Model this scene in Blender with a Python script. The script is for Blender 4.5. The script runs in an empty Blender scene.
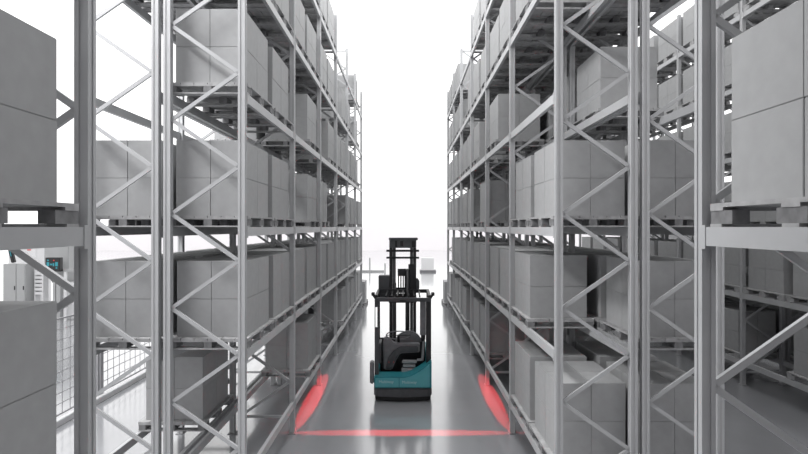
import bpy, bmesh, math, random
from mathutils import Vector, Matrix
S = bpy.context.scene
COL = S.collection
CAMZ = 3.65
random.seed(4)

# ---------------------------------------------------------------- materials
def mat(name, col, rough=0.6, metal=0.0, var=0.06, scale=6.0, coat=0.0, spec=0.5, bump=0.0):
    m = bpy.data.materials.new(name); m.use_nodes = True
    nt = m.node_tree; b = nt.nodes['Principled BSDF']
    b.inputs['Roughness'].default_value = rough
    b.inputs['Metallic'].default_value = metal
    b.inputs['Coat Weight'].default_value = coat
    b.inputs['Specular IOR Level'].default_value = spec
    tc = nt.nodes.new('ShaderNodeTexCoord'); nz = nt.nodes.new('ShaderNodeTexNoise')
    nz.inputs['Scale'].default_value = scale; nz.inputs['Detail'].default_value = 5
    nt.links.new(tc.outputs['Object'], nz.inputs['Vector'])
    rp = nt.nodes.new('ShaderNodeValToRGB')
    rp.color_ramp.elements[0].position = 0.3; rp.color_ramp.elements[1].position = 0.7
    rp.color_ramp.elements[0].color = tuple(c*(1-var) for c in col)+(1,)
    rp.color_ramp.elements[1].color = tuple(min(1, c*(1+var)) for c in col)+(1,)
    nt.links.new(nz.outputs['Fac'], rp.inputs['Fac'])
    nt.links.new(rp.outputs['Color'], b.inputs['Base Color'])
    b.inputs['Coat Roughness'].default_value = .12
    if bump:
        bp = nt.nodes.new('ShaderNodeBump'); bp.inputs['Strength'].default_value = bump
        bp.inputs['Distance'].default_value = 0.01
        nt.links.new(nz.outputs['Fac'], bp.inputs['Height']); nt.links.new(bp.outputs['Normal'], b.inputs['Normal'])
    return m

M = {}
M['steel'] = mat('painted_rack_steel', (.43, .435, .445), .42, .0, .05, 3, spec=.5)
M['steel_dark'] = mat('galvanised_steel', (.26, .262, .27), .5, .3, .08, 8)
M['carton'] = mat('grey_carton', (.365, .368, .373), .8, 0, .04, 9, spec=.2)
M['pallet'] = mat('grey_pallet_wood', (.36, .36, .365), .75, 0, .18, 12, spec=.25)
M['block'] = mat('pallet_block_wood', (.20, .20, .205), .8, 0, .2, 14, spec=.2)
M['floor'] = mat('polished_concrete', (.30, .305, .32), .2, 0, .06, .8, coat=1.0, spec=.5)
M['floor'].node_tree.nodes['Principled BSDF'].inputs['Coat IOR'].default_value = 1.6
M['wall'] = mat('pale_wall_paint', (.97, .94, .96), .8, 0, .01, .5)
M['black'] = mat('black_paint', (.012, .012, .014), .45, 0, .1, 10)
M['rubber'] = mat('black_rubber', (.008, .008, .009), .7, 0, .1, 10)
M['char'] = mat('charcoal_plastic', (.07, .072, .078), .5, 0, .12, 12)
M['charl'] = mat('grey_plastic', (.18, .18, .19), .5, 0, .12, 12)
M['seatgrey'] = mat('grey_seat_fabric', (.32, .32, .33), .8, 0, .12, 25)
M['teal'] = mat('teal_paint', (.085, .36, .40), .4, 0, .06, 5, coat=.2)
M['tealdark'] = mat('dark_teal_trim', (.02, .20, .235), .4, 0, .06, 5)
M['mark'] = mat('pale_lettering', (.42, .60, .62), .5, 0, .02, 5)
M['fence'] = mat('fence_wire', (.40, .40, .415), .5, .2, .05, 5)
M['machine'] = mat('machine_grey', (.38, .385, .39), .5, 0, .04, 2)
M['machinelight'] = mat('machine_white', (.72, .72, .73), .5, 0, .03, 2)
M['red'] = mat('red_lettering', (.6, .06, .06), .5, 0, .02, 2)
M['chrome'] = mat('worn_metal', (.5, .5, .5), .3, .8, .05, 6)

def emis(name, col, s):
    m = bpy.data.materials.new(name); m.use_nodes = True
    b = m.node_tree.nodes['Principled BSDF']
    b.inputs['Base Color'].default_value = (0.01, .01, .01, 1)
    b.inputs['Emission Color'].default_value = col+(1,); b.inputs['Emission Strength'].default_value = s
    return m
M['cyan'] = emis('cyan_screen_glow', (.05, .65, .8), .45)
M['redled'] = emis('red_lamp_glow', (1, .06, .05), .7)

# ---------------------------------------------------------------- mesh helpers
class MB:
    def __init__(s): s.v = []; s.f = []
    def box(s, x0, x1, y0, y1, z0, z1):
        n = len(s.v)
        s.v += [(x, y, z) for x in (min(x0,x1), max(x0,x1)) for y in (min(y0,y1), max(y0,y1)) for z in (min(z0,z1), max(z0,z1))]
        s.f += [tuple(n+i for i in q) for q in ((0,1,3,2),(4,6,7,5),(0,4,5,1),(2,3,7,6),(0,2,6,4),(1,5,7,3))]
        return s
    def prism(s, pts, a0, a1, axis='z'):
        """polygon pts (2D) extruded along axis from a0 to a1"""
        n = len(s.v); k = len(pts)
        def P(p, a):
            if axis == 'z': return (p[0], p[1], a)
            if axis == 'y': return (p[0], a, p[1])
            return (a, p[0], p[1])
        s.v += [P(p, a0) for p in pts]+[P(p, a1) for p in pts]
        s.f += [tuple(n+i for i in range(k)), tuple(n+k+i for i in reversed(range(k)))]
        s.f += [(n+i, n+k+i, n+k+(i+1) % k, n+(i+1) % k) for i in range(k)]
        return s
    def bar(s, p, q, w, t, up=(0, 1, 0)):
        """rectangular bar from p to q; width w across, thickness t along `up`"""
        p = Vector(p); q = Vector(q); d = (q-p).normalized(); u = Vector(up)
        u = (u-d*u.dot(d)).normalized(); r = d.cross(u)
        n = len(s.v)
        for c in (p, q):
            for a, b in ((-1,-1),(1,-1),(1,1),(-1,1)):
                s.v.append(tuple(c+r*(a*w/2)+u*(b*t/2)))
        s.f += [tuple(n+i for i in g) for g in ((3,2,1,0),(4,5,6,7),(0,1,5,4),(1,2,6,5),(2,3,7,6),(3,0,4,7))]
        return s
    def tube(s, pts, r, seg=10, closed=False):
        pts = [Vector(p) for p in pts]; n0 = len(s.v); N = len(pts)
        prev = None
        for i, p in enumerate(pts):
            a = pts[(i-1) % N] if (i > 0 or closed) else p
            b = pts[(i+1) % N] if (i < N-1 or closed) else p
            d = (b-a).normalized()
            u = Vector((0, 0, 1)) if abs(d.z) < .9 else Vector((1, 0, 0))
            if prev is not None: u = prev
            u = (u-d*u.dot(d)).normalized(); prev = u; w = d.cross(u)
            for k in range(seg):
                t = 2*math.pi*k/seg
                s.v.append(tuple(p+u*(r*math.cos(t))+w*(r*math.sin(t))))
        for i in range(N if closed else N-1):
            j = (i+1) % N
            for k in range(seg):
                l = (k+1) % seg
                s.f.append((n0+i*seg+k, n0+i*seg+l, n0+j*seg+l, n0+j*seg+k))
        if not closed:
            s.f.append(tuple(n0+k for k in reversed(range(seg))))
            s.f.append(tuple(n0+(N-1)*seg+k for k in range(seg)))
        return s
    def mesh(s, name, m, bevel=0.0, seg=2, smooth=False):
        me = bpy.data.meshes.new(name); me.from_pydata(s.v, [], s.f); me.validate()
        bm = bmesh.new(); bm.from_mesh(me); bmesh.ops.recalc_face_normals(bm, faces=bm.faces)
        if bevel:
            es = [e for e in bm.edges if len(e.link_faces) == 2 and e.calc_face_angle(0) > .6]
            bmesh.ops.bevel(bm, geom=es, offset=bevel, segments=seg, affect='EDGES', clamp_overlap=True)
        if smooth:
            for f in bm.faces: f.smooth = True
        bm.to_mesh(me); bm.free()
        me.materials.append(M[m] if isinstance(m, str) else m)
        return me

def link(name, me, parent=None, loc=(0, 0, 0), rz=0.0):
    o = bpy.data.objects.new(name, me); COL.objects.link(o)
    o.location = loc
    if rz: o.rotation_euler = (0, 0, rz)
    if parent: o.parent = parent
    return o
def tag(o, label=None, cat=None, group=None, kind=None):
    if label: o['label'] = label
    if cat: o['category'] = cat
    if group: o['group'] = group
    if kind: o['kind'] = kind
    return o

# ---------------------------------------------------------------- layout (camera at origin, z=3.65)
L = 2.80
YS = [6.37+L*i for i in range(7)]               # frame planes of the main block
LEV = [CAMZ-3.08, CAMZ-1.53, CAMZ, CAMZ+1.66, CAMZ+3.30, CAMZ+4.94]   # beam tops
TOP = CAMZ+6.05
UW = .086                                        # upright section
DEPTH = 1.0
XA, XR = -1.975, 1.835                          # aisle faces left / right

# ---------------------------------------------------------------- setting
link('floor', MB().box(-60, 60, -14, 110, -.2, 0).mesh('floor', 'floor'))['kind'] = 'structure'
link('wall_back', MB().box(-60, 60, 80, 80.2, 0, CAMZ).mesh('wall_back', 'wall'))['kind'] = 'structure'
link('wall_right', MB().box(12.4, 12.6, -14, 30, 0, CAMZ).mesh('wall_right', 'steel_dark'))['kind'] = 'structure'
link('shade_ceiling', MB().box(-14, 14, -14, 3.4, 10.4, 10.6).mesh('shade_ceiling', 'wall'))['kind'] = 'structure'  # unseen partial roof, added to cut overhead light on the near bays
link('shade_wall_front', MB().box(-14, 14, -14, -13.8, 0, 10.4).mesh('shade_wall_front', 'wall'))['kind'] = 'structure'  # unseen end wall, added to darken the area around the camera

# ---------------------------------------------------------------- racks
def upright_profile():
    h = UW/2; n = .014; d = .007
    return [(-h,-h),(-n,-h),(-n,-h+d),(n,-h+d),(n,-h),(h,-h),(h,-n),(h-d,-n),(h-d,n),(h,n),(h,h),(n,h),(n,h-d),(-n,h-d),(-n,h),(-h,h),(-h,n),(-h+d,n),(-h+d,-n),(-h,-n)]
ME_UP = MB().prism(upright_profile(), 0.012, TOP).mesh('upright', 'steel')
ME_PLATE = MB().box(-.065, .065, -.085, .085, 0, .012).mesh('base_plate', 'steel_dark')
XI = DEPTH/2-UW                                 # inner clear half span
def brace_mesh(z0, up):
    a, b = (-XI, XI) if up else (XI, -XI)
    return MB().bar((a, 0, z0), (b, 0, z0+.58), .045, .028).mesh('diagonal_brace', 'steel')
ME_BR_UP = brace_mesh(0, True); ME_BR_DN = brace_mesh(0, False)
ME_STRUT = MB().box(-XI, XI, -.014, .014, -.022, .022).mesh('horizontal_strut', 'steel')
ZL0 = CAMZ+.15-1.16*3                           # lowest left apex
def brace_list():
    out = []; z = ZL0; up = True
    while z+.58 < TOP-.05:
        out.append((z+.012, up)); z += .58; up = not up
    return out, z
def beam_mesh(length):
    h = .115
    b = MB().box(-.025, .025, -length/2, length/2, -h, 0)
    for s in (-1, 1):
        b.box(-.03, .031, s*(length/2-.004), s*(length/2), -h-.02, .012)
        b.box(.0255, .031, s*(length/2-.04), s*(length/2-.004), -h-.02, .012)
    return b.mesh('beam', 'steel')
BEAMS = {}
def rack(x_front, side, ys, label, levels, group=None):
    """x_front: X of the aisle-side face; side: -1 rack extends to -x, +1 to +x"""
    xc = x_front+side*DEPTH/2
    t = tag(link('pallet_rack', None, None, (xc, ys[0], 0)), label, 'pallet rack', group)
    br, ztop = brace_list()
    for i, y in enumerate(ys):
        yy = y-ys[0]; ups = []
        for sx in (-1, 1):
            u = link('upright', ME_UP, t, (sx*(DEPTH/2-UW/2), yy, 0)); ups.append(u)
            link('base_plate', ME_PLATE, u)
        host = ups[0]; off = DEPTH/2-UW/2
        if i < 5:
            link('horizontal_strut', ME_STRUT, host, (off, 0, ZL0-.03))
            link('horizontal_strut', ME_STRUT, host, (off, 0, ztop+.03))
            for z, up in br:
                link('diagonal_brace', ME_BR_UP if up else ME_BR_DN, host, (off, 0, z))
        else:
            b = MB()
            for z, up in br:
                a, c = (-XI, XI) if up else (XI, -XI)
                b.bar((a, 0, z), (c, 0, z+.58), .045, .028)
            b.box(-XI, XI, -.014, .014, ZL0-.05, ZL0-.006)
            link('frame_bracing', b.mesh('frame_bracing', 'steel'), t, (0, yy, 0))
    for i in range(len(ys)-1):
        ln = round(ys[i+1]-ys[i]-UW, 4)
        if ln not in BEAMS: BEAMS[ln] = beam_mesh(ln)
        bm_ = BEAMS[ln]; yc = (ys[i]+ys[i+1])/2-ys[0]
        for k in levels:
            z = LEV[k]
            for sx in (-1, 1):
                link('beam', bm_, t, (sx*(DEPTH/2-.026), yc, z), 0 if sx > 0 else math.pi)
    return t
XB = XA-DEPTH-.06; XC = XR+DEPTH+.06; XE = 7.75
ALL = range(6)
rack(XA, -1, YS, 'long grey steel pallet rack lining the left side of the aisle', ALL)
rack(XB, -1, YS, 'grey pallet rack standing back to back behind the left aisle rack', ALL)
rack(XR, 1, YS, 'long grey steel pallet rack lining the right side of the aisle', ALL)
rack(XC, 1, YS, 'grey pallet rack standing back to back behind the right aisle rack', ALL)
rack(XE, 1, YS, 'distant grey pallet rack across the next aisle at far right', ALL)
YF = [-5.15, -2.35, .45, 3.25]  # bays behind the camera are unseen, added to block light
XH = XE+DEPTH+.06
rack(XH, 1, YS, 'farthest grey pallet rack standing behind the far right rack', (0, 1, 2, 3))
rack(XA, -1, YF, 'nearest grey rack bay at the left edge with thick post', (0, 1, 2, 3, 4, 5))
rack(XR, 1, YF, 'nearest grey rack bay at the right edge with thick post', (0, 1, 2, 3, 4, 5))

# ---------------------------------------------------------------- pallets and carton loads
PX, PY, PH = 1.0, 1.3, .14                      # pallet: across, along aisle, height
LX, LY = .87, 1.10
GAP = .0025
cw, cd, ch = LX/2-GAP/2, LY/2-GAP/2, .48
def carton_mesh():
    return MB().box(-cw/2, cw/2, -cd/2, cd/2, 0, ch-.0015).mesh('carton', 'carton', .0035, 2)
ME_CARTON = carton_mesh()
BX = (-PX/2+.055, 0, PX/2-.055); BY = (-PY/2+.102, 0, PY/2-.102)
def deck_boards(b, o=0):
    n = 6; w = .158
    for i in range(n):
        x = -PX/2+w/2+i*(PX-w)/(n-1)
        b.box(x-w/2, x+w/2, -PY/2, PY/2, PH-.024, PH)
    for y in BY:
        y += .04 if y > .1 else (-.04 if y < -.1 else 0)
        b.box(-PX/2, PX/2, y-.062, y+.062, PH-.044, PH-.024)
    return b
ME_DECK = deck_boards(MB()).mesh('deck', 'pallet')
def blk(b, x, y): return b.box(x-.05, x+.05, y-.1, y+.1, .018, PH-.044)
ME_BLOCK = blk(MB(), 0, 0).mesh('block', 'block')
ME_BOT = MB().box(-PX/2, PX/2, -.055, .055, 0, .018).mesh('bottom_board', 'pallet')
b = deck_boards(MB())
for x in BX:
    for y in BY: blk(b, x, y)
for y in BY: b.box(-PX/2, PX/2, y*1.085-.055, y*1.085+.055, 0, .018)
ME_PALLET = b.mesh('pallet', 'pallet')

ROWNAME = {'A': 'left aisle rack', 'B': 'rear left rack', 'R': 'right aisle rack', 'C': 'rear right rack', 'E': 'far right rack', 'H': 'farthest right rack',
           'F': 'nearest left rack', 'G': 'nearest right rack'}
LEVNAME = ['bottom shelf', 'lower shelf', 'eye-level shelf', 'upper shelf', 'high shelf', 'topmost shelf']
BAYNAME = ['', 'first bay', 'second bay', 'third bay', 'fourth bay', 'fifth bay', 'sixth bay']
OCC = {
 'A': ['00 01 00 01 11 11', '11 11 11 11 11 01', '11 01 10 00 11 01', '11 01 01 11 11 10', '11 11 11 01 10 10', '00 01 11 00 00 10'],
 'B': ['01 00 01 01 01 01', '11 11 11 11 11 11', '11 11 11 11 10 10', '00 01 11 10 00 00', '11 11 11 10 00 00', '00 00 00 00 00 00'],
 'R': ['11 00 11 01 11 01', '01 11 11 11 11 10', '11 00 10 11 01 11', '00 01 01 11 11 11', '01 11 11 10 11 11', '11 11 11 00 01 11'],
 'C': ['11 11 11 11 11 11', '11 11 11 11 11 11', '11 11 11 11 11 10', '01 11 11 11 10 10', '11 11 11 11 00 00', '00 00 00 00 00 00'],
 'E': ['00 10 11 11 11 11', '00 11 11 11 11 11', '00 11 11 11 11 11', '00 11 11 11 11 11', '00 11 11 11 11 11', '00 11 11 11 11 11'],
}
OCC['H'] = ['00 11 11 11 11 11']*3+['00 00 00 11 11 11']+['00 00 00 00 00 00']*2
XCEN = {'H': XH+DEPTH/2, 'A': XA-DEPTH/2, 'B': XB-DEPTH/2, 'R': XR+DEPTH/2, 'C': XC+DEPTH/2, 'E': XE+DEPTH/2, 'F': XA-DEPTH/2, 'G': XR+DEPTH/2}
ORDER = {}
LOADS = []                                       # (key,row,level,bay,slot,x,y,z)
for r in 'ABRCEH':
    for lv in ALL:
        for bi, w in enumerate(OCC[r][lv].split()):
            for sl in (0, 1):
                if w[sl] == '1':
                    y = YS[bi]+(.72 if sl == 0 else 2.08)
                    LOADS.append((f'{r}{lv}{bi+1}{sl+1}', r, lv, bi+1, sl+1, XCEN[r], y, LEV[lv]))
LOADS.append(('F202', 'F', 2, 0, 2, XCEN['F'], 2.47, LEV[2]))
LOADS.append(('F102', 'F', 1, 0, 2, XCEN['F'], 2.47, LEV[1]))
LOADS.append(('G202', 'G', 2, 0, 2, XCEN['G'], 2.47, LEV[2]))
LOADS.append(('XL00', 'X', 0, 0, 0, XA-.38, 24.6, 0))
LOADS.append(('XR00', 'X', 0, 0, 1, XR+.38, 24.6, 0))

for yb, nm in ((1.07, 'n'), (-.37, 'm'), (-1.73, 'l'), (-3.17, 'k'), (-4.53, 'j')):  # unseen loads around and behind the camera, added to shade the near bays
    for rr in 'FG':
        for lv in (0, 1, 2, 3, 4):
            if rr == 'G' and lv < 2: continue
            LOADS.append((f'{rr}{lv}{nm}0', rr, lv, 0, 3, XCEN[rr], yb, LEV[lv]))
for rr in 'FG':  # unseen upper loads, also added to block light
    for lv in (3, 4): LOADS.append((f'{rr}{lv}02', rr, lv, 0, 3, XCEN[rr], 2.47, LEV[lv]))
DEBUG = False
PALLETS_SHOWN = {0, 1, 2, 3, 4, 5, 6, 7, 8, 9, 10, 11, 12, 13, 14, 15, 16, 17, 18, 19, 20, 21, 22, 23, 24, 25, 26, 27, 28, 29, 30, 31, 32, 33, 34, 35, 36, 37, 38, 39, 40, 41, 42, 43, 44, 45, 46, 47, 51, 63, 64, 73, 74, 75, 76, 77, 78, 84, 85, 86, 87, 88, 89, 90, 91, 92, 93, 94, 95, 96, 97, 98, 99, 100, 101, 102, 103, 104, 105, 106, 107, 108, 109, 110, 111, 112, 113, 114, 115, 116, 117, 118, 119, 120, 121, 122, 123, 124, 125, 126, 127, 131, 132, 133, 134, 135, 136, 149, 150, 161, 162, 172, 173, 174, 175, 176, 177, 178, 179, 181, 182, 183, 184, 185, 186, 189, 190, 198, 199, 200, 209, 210, 220, 221, 230, 231, 232, 233, 234, 235, 239, 240, 241, 242, 243, 244, 249, 250, 278, 284, 286, 287, 288}
SHOWN = {0: 243, 1: 51, 3: 32, 6: 251, 7: 240, 8: 240, 9: 240, 10: 240, 11: 240, 13: 32, 17: 243, 18: 240, 19: 240, 20: 192, 21: 51, 24: 243, 25: 240, 26: 241, 27: 176, 34: 64, 35: 240, 36: 240, 37: 224, 38: 176, 39: 49, 43: 64, 44: 160, 45: 34, 46: 243, 51: 179, 52: 32, 63: 51, 73: 17, 84: 191, 85: 175, 86: 63, 87: 11, 88: 3, 91: 2, 92: 63, 93: 15, 94: 15, 95: 15, 96: 15, 98: 2, 102: 63, 103: 15, 104: 63, 105: 3, 107: 3, 110: 63, 111: 3, 118: 4, 119: 15, 120: 15, 121: 8, 122: 11, 124: 2, 133: 2, 134: 3, 137: 187, 138: 10, 139: 2, 140: 10, 149: 191, 150: 11, 161: 51, 172: 63, 173: 3, 174: 3, 189: 12, 190: 51, 198: 12, 199: 15, 200: 3, 201: 8, 202: 10, 203: 2, 205: 2, 207: 2, 209: 5, 210: 2, 220: 3, 221: 8, 230: 3, 231: 12, 232: 15, 240: 1, 241: 12, 242: 15, 243: 2, 250: 10, 251: 10, 284: 192, 285: 192, 286: 15}

stuffmb = MB()
def cname(key, r, lv, bay, sl, ix, iy, iz):
    h = 'top' if iz else 'lower'
    inner = (ix == 1) if r in 'AB F' or key == 'XL00' else (ix == 0)
    s = 'aisle-side' if inner else 'rear'
    if r == 'B': s = 'right-hand' if ix else 'left-hand'
    if r == 'C': s = 'right-hand' if ix else 'left-hand'
    f = 'back' if iy else 'front'
    if r in 'FG': return f'grey {h} {s} {f} carton on {LEVNAME[lv]}, {ROWNAME[r]}'
    if r == 'X': return f'grey {h} {s} {f} carton on floor pallet past {"left" if key == "XL00" else "right"} rack end'
    q = 'near' if sl == 1 else 'far'
    return f'grey {h} {s} {f} carton, {q} load, {BAYNAME[bay]}, {LEVNAME[lv]}, {ROWNAME[r]}'
def pname(key, r, lv, bay, sl):
    if r in 'FG': return f'grey wooden pallet on {LEVNAME[lv]} of {ROWNAME[r]}'
    if r == 'X': return f'small grey pallet on the floor past the {"left" if key == "XL00" else "right"} rack end'
    return f'grey pallet under {"near" if sl == 1 else "far"} load, {BAYNAME[bay]}, {LEVNAME[lv]}, {ROWNAME[r]}'
for li, (key, r, lv, bay, sl, x, y, z) in enumerate(LOADS):
    rnd = random.Random(key)
    jx, jy, jr = rnd.uniform(-.012, .012), rnd.uniform(-.015, .015), rnd.uniform(-.006, .006)
    if r in 'FGX': jx = jy = jr = 0
    y += jy
    big = y < 12.5 and not (r in 'BCE' and y > 9.2)
    haspallet = PALLETS_SHOWN is None or li in PALLETS_SHOWN or li in SHOWN
    if haspallet:
        grp = 'pallets on the shelves of the '+ROWNAME[r] if r in ROWNAME else 'pallets on the floor past the rack ends'
        if big:
            p = tag(link('pallet', None, None, (x, y, z)), pname(key, r, lv, bay, sl), 'pallet', grp)
            link('deck', ME_DECK, p)
            for bx_ in BX:
                for by_ in BY: link('block', ME_BLOCK, p, (bx_, by_, 0))
            for by_ in BY: link('bottom_board', ME_BOT, p, (0, by_*1.085, 0))
        else:
            p = tag(link('pallet', ME_PALLET, None, (x, y, z)), pname(key, r, lv, bay, sl), 'pallet', grp)
        if DEBUG: p['dbg'] = f'{li}'
    mask = 255 if SHOWN is None else SHOWN.get(li, 0)
    for ix in (0, 1):
        for iy in (0, 1):
            for iz in (0, 1):
                bit = ix*4+iy*2+iz
                ex, ey = rnd.uniform(-.0015, .0015), rnd.uniform(-.0015, .0015)
                c, s_ = math.cos(jr), math.sin(jr)
                lx, ly = (ix-.5)*(cw+GAP)+ex, (iy-.5)*(cd+GAP)+ey
                px, py, pz = x+jx+lx*c-ly*s_, y+lx*s_+ly*c, z+PH+iz*ch
                if mask >> bit & 1:
                    grp = 'cartons on the '+ROWNAME[r] if r in ROWNAME else 'cartons past the rack ends'
                    o = tag(link('carton', ME_CARTON, None, (px, py, pz), jr), cname(key, r, lv, bay, sl, ix, iy, iz), 'carton', grp)
                    if DEBUG: o['dbg'] = f'{li}:{bit}'
                else:
                    stuffmb.box(px-cw/2+.002, px+cw/2-.002, py-cd/2+.002, py+cd/2-.002, pz if (haspallet or iz) else z+.001, pz+ch-.003)
if stuffmb.v:
    tag(link('distant_cartons', stuffmb.mesh('distant_cartons', 'carton', .0)),
        'mass of smaller grey cartons filling the distant and hidden rack shelves', 'cartons', None, 'stuff')

# ---------------------------------------------------------------- reach truck
TX, TY = -.07, 10.80
T = tag(link('reach_truck', None, None, (TX, TY, 0)), 'black and teal reach truck with raised mast standing mid-aisle', 'forklift')
def part(name, mb, m, parent=T, bevel=0.0, seg=2, loc=(0, 0, 0), smooth=False):
    return link(name, mb.mesh(name, m, bevel, seg, smooth), parent, loc)
def plan(w, y0, y1, r, bulge=.06, n=8):
    """rounded footprint: front (y0) bulges towards the camera"""
    h = w/2; pts = []
    for i in range(n+1):
        t = math.pi+math.pi/2*i/n
        pts.append((-h+r+r*math.cos(t), y0+r+r*math.sin(t)))
    for i in range(1, 6):
        u = i/6; xx = -h+r+(w-2*r)*u
        pts.append((xx, y0-bulge*math.sin(math.pi*u)))
    for i in range(n+1):
        t = 1.5*math.pi+math.pi/2*i/n
        pts.append((h-r+r*math.cos(t), y0+r+r*math.sin(t)))
    pts += [(h, y1), (-h, y1)]
    return pts
part('rubber_skirt', MB().prism(plan(1.18, .03, 1.35, .12), .02, .10), 'rubber', bevel=.01)
part('chassis', MB().prism(plan(1.22, 0, 1.40, .12), .10, .28), 'char', bevel=.02)
# teal body: front shell whose top edge sweeps up to the right
def sweep(x):
    if x < 0.0: return .52
    u = x/.61
    return .52+.345*(u**1.7)
N = 28
def shell(x0, x1, z_off, yfront, ythick, zb):
    pts = [(x0, zb)]+[(x1, zb)]
    k = 14
    for i in range(k+1):
        x = x1+(x0-x1)*i/k
        pts.append((x, sweep(x)-z_off))
    return MB().prism(pts, yfront, yfront+ythick, 'y')
part('body_panel', shell(-.60, .60, 0, -.02, .42, .285), 'tealdark', bevel=.012)
part('body_inset', shell(-.575, -.085, .02, -.036, .02, .315), 'teal', bevel=.004)
part('body_inset', shell(-.07, .56, .02, -.036, .02, .315), 'teal', bevel=.004)
part('body_side', MB().prism([(.38, .285), (1.38, .285), (1.38, .95), (.55, .95), (.38, .865)], .50, .61, 'x'), 'tealdark', bevel=.01)
part('body_side', MB().box(-.61, -.52, .38, 1.38, .285, .52), 'tealdark', bevel=.01)
# operator bay
part('cab_floor', MB().box(-.56, .50, .10, 1.30, .281, .34), 'black')
part('cab_backwall', MB().prism([(-.54, .34), (.50, .34), (.50, 1.12), (.40, 1.12), (.05, 1.10), (-.08, 1.10), (-.30, 1.10), (-.42, 1.12), (-.54, 1.12)], 1.00, 1.06, 'y'), 'black', bevel=.01)
# hood hump (grey dome behind) and dashboard
def halfdisc(cx, cz, rx, rz, n=16, z0=None):
    p = [(cx+rx*math.cos(math.pi*i/n), cz+rz*math.sin(math.pi*i/n)) for i in range(n+1)]
    return p
part('seat_back', MB().prism(halfdisc(.12, 1.03, .30, .27), .84, .98, 'y'), 'charl', bevel=.03)
part('dashboard', MB().prism([(-.42,.52),(-.24,.52),(-.15,.72),(-.06,.88),(.37,.90),(.37,1.09),(-.06,1.09),(-.2,1.10),(-.3,1.2),(-.42,1.23),(-.44,1.1)], .52, .72, 'y'), 'charl', bevel=.02)
db = part('console', MB().prism([(-.38,.56),(-.25,.56),(-.16,.76),(-.07,.9),(.33,.92),(.33,1.05),(-.05,1.05),(-.2,.96),(-.33,.78)], .47, .519, 'y'), 'char', bevel=.015)
for a in (-.31, -.21): part('console_button', MB().box(a,a+.01,.462,.469,.70,.712), 'redled', db)
st = [( -.10+.27*math.cos(t), .62-.05*math.sin(t), 1.26+.10*math.sin(t)) for t in [2*math.pi*i/20 for i in range(20)]]
sw = part('steering_wheel', MB().tube(st, .012, 8, True), 'charl', smooth=True)
part('steering_column', MB().tube([(-.1,.74,1.0),(-.1,.62,1.26)], .03, 10).tube([(-.36,.62,1.26),(.16,.62,1.26)], .01, 6), 'black', sw)
part('seat_cushion', MB().box(-.02, .30, .40, .51, .69, .75).box(.0, .27, .38, .51, .61, .67).box(-.03, .31, .36, .51, .49, .59), 'seatgrey', bevel=.015)
part('armrest', MB().bar((.42,.45,.74),(.45,.45,1.18), .05, .06).bar((.30,.45,.76),(.44,.45,.76), .045, .06,(0,1,0)), 'seatgrey', bevel=.01)
part('control_lever', MB().tube([(.44,.44,1.16),(.44,.42,1.24)], .014, 8).box(.39,.485,.39,.46,1.22,1.32), 'black')
part('side_pad', MB().box(-.52,-.47,.2,.7,.75,1.16).box(-.50,-.48,.18,.199,.85,1.2), 'char', bevel=.008)
# left-hand step pod
part('side_lamp', MB().box(-.70,-.612,.10,.30,.34,.80), 'charl', bevel=.02)
# overhead guard
gh = 2.20
part('guard_post', MB().box(-.60,-.585,.16,.22,.52,gh-.05).box(-.53,-.515,.16,.22,.52,gh-.05).box(-.585,-.53,.16,.22,.52,1.52).box(-.585,-.53,.16,.22,1.95,gh-.05), 'char')
part('guard_post', MB().box(.49,.60,.16,.26,.60,gh-.05), 'black', bevel=.01)
part('guard_panel', MB().box(.365,.488,.24,.30,1.34,gh-.12), 'charl', bevel=.006)
part('guard_post', MB().box(-.60,-.54,1.20,1.28,.52,gh-.05), 'black')
part('guard_post', MB().box(.54,.60,1.20,1.28,.95,gh-.05), 'black')
gr = MB().box(-.60,.60,.12,.20,gh-.13,gh-.05)
part('guard_rail', gr, 'char', bevel=.01)
g2 = MB().box(-.60,.60,1.20,1.28,gh-.08,gh).box(-.60,-.54,.20,1.20,gh-.08,gh).box(.54,.60,.20,1.20,gh-.08,gh)
for k in range(7): g2.box(-.36+k*.12-.015,-.36+k*.12+.015,.20,1.20,gh-.05,gh-.01)
part('guard_roof', g2, 'black', bevel=.006)
for q in (-1, 1): part('guard_horn', MB().bar((q*.58,.16,gh-.06),(q*.645,.16,gh+.04),.05,.06), 'black', bevel=.006)
# red zone lamps under guard edges
part('zone_lamp', MB().box(-.68,-.61,.30,.42,gh-.03,gh+.04), 'black', bevel=.006)
part('zone_lamp', MB().box(.61,.68,.30,.42,gh-.03,gh+.04), 'black', bevel=.006)
part('zone_lamp', MB().box(-.06,.06,.05,.12,gh-.13,gh-.07), 'black', bevel=.006)
# mast (behind the cab)
my = 1.30
for x0, x1 in ((-.325,-.252),(.235,.305)):
    part('mast_channel', MB().box(x0,x1,my,my+.16,.10,3.16), 'black', bevel=.005)
for x0, x1 in ((-.248,-.175),(.16,.231)):
    part('inner_mast_channel', MB().box(x0,x1,my+.02,my+.12,.30,3.16), 'char', bevel=.005)
part('mast_crosshead', MB().box(-.325,.305,my-.03,my+.12,3.161,3.38).box(-.335,.34,my-.05,my+.12,3.34,3.40), 'char', bevel=.008)
for a, c, d, e in ((-.19,-.14,3.18,3.33),(-.07,0,3.20,3.32),(.20,.29,3.18,3.32)):
    part('crosshead_slot', MB().box(a,c,my-.04,my-.031,d,e), 'black')
part('mast_crossbar', MB().box(-.395,.37,my-.04,my-.001,3.07,3.12), 'black', bevel=.005)
part('mast_crossbar', MB().box(-.395,.37,my-.04,my-.001,2.91,2.955), 'black', bevel=.005)
c_ = MB().box(-.13,.16,my+.02,my+.06,2.50,2.67)
for x in (-.125,-.07,-.015,.03): c_.box(x,x+.03,my+.02,my+.06,2.05,2.50)
c_.box(-.17,.16,my+.02,my+.06,2.0,2.09).box(-.17,.16,my+.02,my+.06,2.17,2.23)
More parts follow.
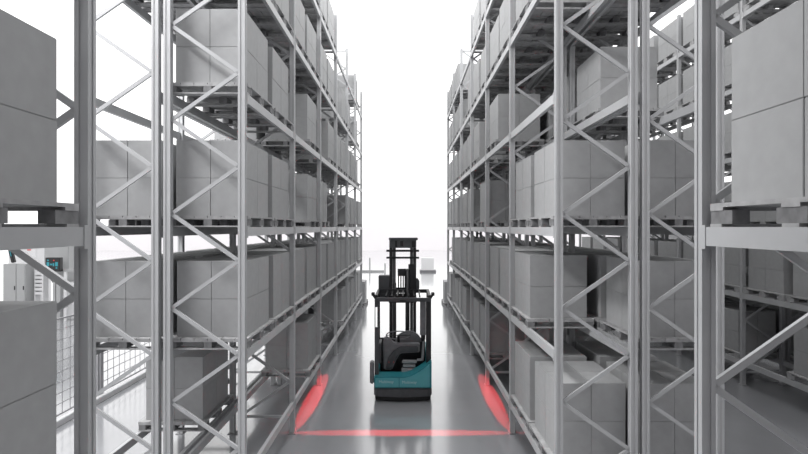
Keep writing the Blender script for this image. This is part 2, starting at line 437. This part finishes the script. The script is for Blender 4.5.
part('lift_carriage', c_, 'black', bevel=.004)
part('lift_cylinder', MB().tube([(.10,my-.06,.3),(.10,my-.06,2.66)], .05, 14), 'black', smooth=True)
part('lift_cylinder', MB().tube([(-.19,my-.06,.3),(-.19,my-.06,2.35)], .03, 14), 'black', smooth=True)
part('hose_reel', MB().prism([(.306,2.16),(.34,2.16),(.38,2.22),(.38,2.38),(.34,2.45),(.306,2.45)], my, my+.12, 'y'), 'char', bevel=.01)
part('mast_front_plate', MB().box(.12,.28,my-.012,my-.001,1.9,2.78), 'black')
part('hydraulic_box', MB().box(-.58,-.327,my+.0,my+.3,1.98,2.51), 'char', bevel=.012)
part('mast_top_plate', MB().box(-.34,.31,my-.04,my-.013,1.88,2.06), 'black', bevel=.005)
# outriggers, wheels and forks
for sx in (-1, 1):
    part('outrigger_leg', MB().box(sx*.42, sx*.58, 1.40, 2.55, .06, .26), 'char', bevel=.015)
    part('wheel', MB().tube([(sx*.44,2.38,.13),(sx*.56,2.38,.13)], .125, 20), 'rubber')
    part('fork', MB().box(sx*.22-.06, sx*.22+.06, 1.50, 1.55, .30, .95).box(sx*.22-.06, sx*.22+.06, 1.55, 2.60, .30, .345), 'black', bevel=.006)
part('fork_carriage', MB().box(-.36,.36,1.47,1.50,.30,.42).box(-.36,.36,1.47,1.50,.80,.90).box(-.02,.02,1.47,1.50,.42,.80), 'black')
part('drive_wheel', MB().tube([(-.42,.75,.14),(-.30,.75,.14)], .14, 20), 'rubber')
# lettering on the teal panel
def text(body, size, loc, m, parent, name='lettering', rot=(math.pi/2, 0, 0), ext=.0015):
    cu = bpy.data.curves.new(name, 'FONT'); cu.body = body; cu.size = size; cu.extrude = ext; cu.align_x = 'LEFT'
    o = bpy.data.objects.new(name, cu); COL.objects.link(o)
    dg = bpy.context.evaluated_depsgraph_get(); me = bpy.data.meshes.new_from_object(o.evaluated_get(dg))
    bpy.data.objects.remove(o)
    me.materials.clear(); me.materials.append(M[m])
    q = link(name, me, parent, loc); q.rotation_euler = rot
    return q
text('Multiway', .085, (-.02, -.0375, .39), 'mark', T)
text('Multiway', .085, (-.50, -.0375, .40), 'mark', T)

# ---------------------------------------------------------------- red safety lights thrown on the floor by the truck
def spot(name, src, dst, half_len, half_wid, energy, long_axis, blend=.12):
    ld = bpy.data.lights.new(name, 'SPOT'); ld.color = (1, .03, .04); ld.energy = energy
    ld.shadow_soft_size = 0.0; ld.spot_blend = blend
    o = bpy.data.objects.new(name, ld); COL.objects.link(o)
    src = Vector(src); dst = Vector(dst); o.location = src
    z = (src-dst).normalized(); x = Vector(long_axis); x = (x-z*x.dot(z)).normalized(); y = z.cross(x)
    d = (src-dst).length
    # half angle wanted along x and y -> the cone is scaled on y
    ld.spot_size = 2*math.atan(half_len/d)
    ratio = (half_wid/d)/(half_len/d)
    R = Matrix((x, y, z)).transposed().to_4x4()
    o.matrix_world = Matrix.Translation(src) @ R @ Matrix.Diagonal((1, ratio, 1, 1))
    return o
spot('red_line_lamp', (TX, 10.80, gh-.14), (TX, 9.17, 0), 2.4, .12, 800, (1, 0, 0), .3)
spot('red_zone_lamp', (TX-.72, 11.15, gh), (-1.98, 11.1, 0), 1.85, .15, 800, (0, 1, 0), .1)
spot('red_zone_lamp', (TX+.72, 11.15, gh), (1.83, 11.1, 0), 1.85, .15, 800, (0, 1, 0), .1)

# ---------------------------------------------------------------- fence on the left
FX = -6.5
fe = tag(link('mesh_fence', None, None, (FX, 3.57, 0)), 'grey wire mesh safety fence beyond the racks at left', 'fence')
fy = [.2+2.4*i for i in range(9)]
for y in fy:
    p = link('fence_post', MB().box(-.05,.05,-.05,.05,.012,1.98).mesh('fence_post','fence'), fe, (0, y, 0))
    link('post_foot', MB().box(-.08,.08,-.06,.06,0,.012).mesh('post_foot','fence'), p)
for i in range(8):
    b = MB(); y0, y1 = fy[i]+.06, fy[i+1]-.06; z0, z1 = .14, 1.93
    for z in (z0, z1): b.box(-.014,.014,y0,y1,z-.014,z+.014)
    for y in (y0+.014, y1-.014): b.box(-.014,.014,y-.014,y+.014,z0,z1)
    k = 10
    for j in range(1, k): yy = y0+(y1-y0)*j/k; b.box(-.005,.005,yy-.005,yy+.005,z0,z1)
    for j in range(1, 9): zz = z0+(z1-z0)*j/9; b.box(-.006,.006,y0,y1,zz-.006,zz+.006)
    link('mesh_panel', b.mesh('mesh_panel', 'fence'), fe)
link('kerb', MB().box(.06, .16, 0, 21, 0, .12).mesh('kerb', 'machinelight', .01), fe)

# ---------------------------------------------------------------- machinery beyond the fence
MY = 20.0
def px(x, y, Y=MY): return ((x-406.2)/517*Y, CAMZ-(y-227)/517*Y)
def pb(b, x0, x1, y0, y1, d0, d1, zmin=None):
    X0, Z1 = px(x0, y0); X1, Z0 = px(x1, y1)
    return b.box(X0, X1, MY+d0, MY+d1, Z0 if zmin is None else zmin, Z1)
ma = tag(link('packing_machine', None, None, (0, 0, 0)), 'tall grey packing machine with hopper beyond the wire fence', 'machine')
b = MB(); pb(b, 35, 60, 236, 271, .5, 1.8)
link('tower', b.mesh('tower', 'machine', .02), ma)
X0, Z0 = px(35, 271); X1, _ = px(60, 271)
Xa, Zb = px(39, 292); Xb, _ = px(45, 292)
b = MB(); n = len(b.v)
b.v += [(X0, MY+.5, Z0), (X1, MY+.5, Z0), (X1, MY+1.8, Z0), (X0, MY+1.8, Z0), (Xa, MY+1, Zb), (Xb, MY+1, Zb), (Xb, MY+1.3, Zb), (Xa, MY+1.3, Zb)]
b.f += [(0,1,2,3),(7,6,5,4),(0,4,5,1),(1,5,6,2),(2,6,7,3),(3,7,4,0)]
link('hopper', b.mesh('hopper', 'machine'), ma)
b = MB(); pb(b, 45, 75, 285, 300, .4, 2.0, 0)
link('machine_base', b.mesh('machine_base', 'machinelight', .03), ma)
b = MB()
for k in range(6): pb(b, 29.5, 37, 273+k*4, 275.5+k*4, .3, .6)
pb(b, 28.8, 29.5, 270, 299, .3, .6, 0); pb(b, 37, 37.7, 270, 299, .3, .6, 0)
link('louvre_panel', b.mesh('louvre_panel', 'machinelight'), ma)
b = MB(); pb(b, 57, 60, 275, 300, .0, .2, 0)
link('leg', b.mesh('leg', 'machine'), ma)
b = MB(); pb(b, 60, 75, 269.5, 272, .1, .2)
link('arm', b.mesh('arm', 'machine'), ma)
b = MB(); pb(b, 62, 64, 272, 300, .1, .2, 0); link('leg', b.mesh('leg', 'machinelight'), ma)
sc = MB(); pb(sc, 47, 61.5, 257.5, 271.5, -.1, .09)
o = tag(link('control_screen', sc.mesh('control_screen', 'black', .01)), 'small dark control screen with cyan readouts beside the grey machine', 'screen')
b = MB()
for (a, c, d, e) in ((48.5,51,262,266),(49,50.5,259.5,261),(52,54,263.5,265),(54.6,56,263,266),(57,59.6,262,266),(57.5,59,267,268.5),(49.5,51,268,269)):
    pb(b, a, c, d, e, -.106, -.101)
link('display', b.mesh('display', 'cyan'), o)
b = MB(); pb(b, 55, 56.2, 259.8, 260.8, -.106, -.101); link('warning_light', b.mesh('warning_light', 'redled'), o)
b = MB(); pb(b, 53, 55, 271.6, 300, .0, .08, 0); link('stand', b.mesh('stand', 'machine'), o)
for (a, c, lab) in ((3, 17, 'grey control cabinet at the far left edge beyond the fence'), (19, 29, 'narrow grey control cabinet left of the packing machine')):
    X0, Z1 = px(a, 264); X1, _ = px(c, 264)
    t = tag(link('control_cabinet', None, None, ((X0+X1)/2-(.12 if a == 19 else 0), MY, 0)), lab, 'cabinet'); h = (X1-X0)/2
    link('body', MB().box(-h, h, 0, .6, .08, Z1).mesh('body', 'machine', .01), t)
    d = link('door', MB().box(-h+.03, h-.03, -.02, -.001, .14, Z1-.05).mesh('door', 'machine', .004), t)
    link('handle', MB().box(h-.09, h-.06, -.04, -.021, Z1*.55, Z1*.55+.15).mesh('handle', 'black'), d)
    link('plinth', MB().box(-h+.02, h-.02, .03, .57, 0, .08).mesh('plinth', 'black'), t)
t = tag(link('picking_arm', None, None, (px(8, 264)[0], MY+.3, px(8, 264)[1]+.035)), 'black robot arm with cyan stripe on the far left cabinet', 'robot arm')
link('arm_link', MB().bar((0, 0, 0), (-.16, 0, .62), .13, .14).mesh('arm_link', 'black', .02), t)
link('stripe', MB().bar((.02-.068, -.078, .25), (-.16+.05, -.078, .52), .025, .01).mesh('stripe', 'cyan'), t)
# pale enclosure behind, with a small red mark
XW0, ZW = px(8, 244, 23); XW1, _ = px(36, 244, 23)
en = tag(link('machine_enclosure', MB().box(XW0, XW1, 23, 24, 0, ZW).mesh('machine_enclosure', 'machinelight', .02)), 'white machine enclosure with a small red mark behind the cabinets', 'machine')
Xr, Zr = px(29, 250, 23)
link('red_mark', MB().box(Xr-.07, Xr+.09, 22.985, 22.999, Zr-.02, Zr+.03).mesh('red_mark', 'red'), en)

# ---------------------------------------------------------------- far end of the aisle
FYD = 42.0
t = tag(link('barrier', None, None, (-3.0, FYD, 0)), 'low grey barrier with thin posts far beyond the left rack end', 'barrier')
link('kerb', MB().box(-1.4, 1.2, -.08, .08, 0, .14).mesh('kerb', 'machine', .02), t)
for x, h in ((.05, 1.15), (1.28, .7)):
    link('post', MB().tube([(x, -.12 if x < 1 else 0, 0), (x, -.12 if x < 1 else 0, h)], .06, 10).mesh('post', 'machine'), t)
t = tag(link('crate', None, None, (1.72, FYD, 0)), 'faint pale crate on the far floor beyond the truck', 'crate')
link('body', MB().box(-.5, .5, -.4, .4, .16, 1.15).mesh('body', 'machinelight', .02), t)
link('base', MB().box(-.62, .68, -.45, .45, 0, .16).mesh('base', 'charl'), t)

# ---------------------------------------------------------------- camera, sky, exposure
cd_ = bpy.data.cameras.new('camera'); cam = bpy.data.objects.new('camera', cd_); COL.objects.link(cam)
cam.location = (0, 0, CAMZ); cam.rotation_euler = (math.pi/2, 0, 0)
cd_.sensor_width = 36; cd_.lens = 517/808*36; cd_.shift_x = -2.2/808; cd_.clip_end = 300; cd_.clip_start = .05
S.camera = cam
w = bpy.data.worlds.new('sky'); S.world = w; w.use_nodes = True
bg = w.node_tree.nodes['Background']; bg.inputs[0].default_value = (1, 1, 1, 1); bg.inputs[1].default_value = 1.6
vs = S.view_settings; vs.view_transform = 'Standard'; vs.look = 'None'; vs.gamma = 1; vs.exposure = 0; vs.use_curve_mapping = False
def area(name, loc, aim, sx, sy, energy):
    ld = bpy.data.lights.new(name, 'AREA'); ld.shape = 'RECTANGLE'; ld.size = sx; ld.size_y = sy; ld.energy = energy
    o = bpy.data.objects.new(name, ld); COL.objects.link(o); o.location = loc
    o.rotation_euler = (Vector(aim)-Vector(loc)).to_track_quat('-Z', 'Y').to_euler(); return o
area('cross_aisle_fill', (-6.0, 3.9, 10.5), (-3.0, 6.4, 3.5), 5.0, 1.0, 1550)  # added fill without a fixture, brightens the left rack fronts
area('cross_aisle_fill', (2.5, 3.9, 10.5), (2.2, 6.4, 3.0), 6.0, 1.0, 60)  # weaker added fill for the right rack fronts
area('aisle_fill', (-1.0, -4.0, 10.2), (-1.2, 3.2, 3.5), 2.0, 6.0, 130)  # added fill from behind the camera, lifts the near posts
area('aisle_fill', (-.07, 12.5, 12.6), (-.07, 12.5, 0), 1.6, 8.0, 430)  # added overhead fill, lifts the dim upper cartons along the aisle
S.cycles.use_denoising = True
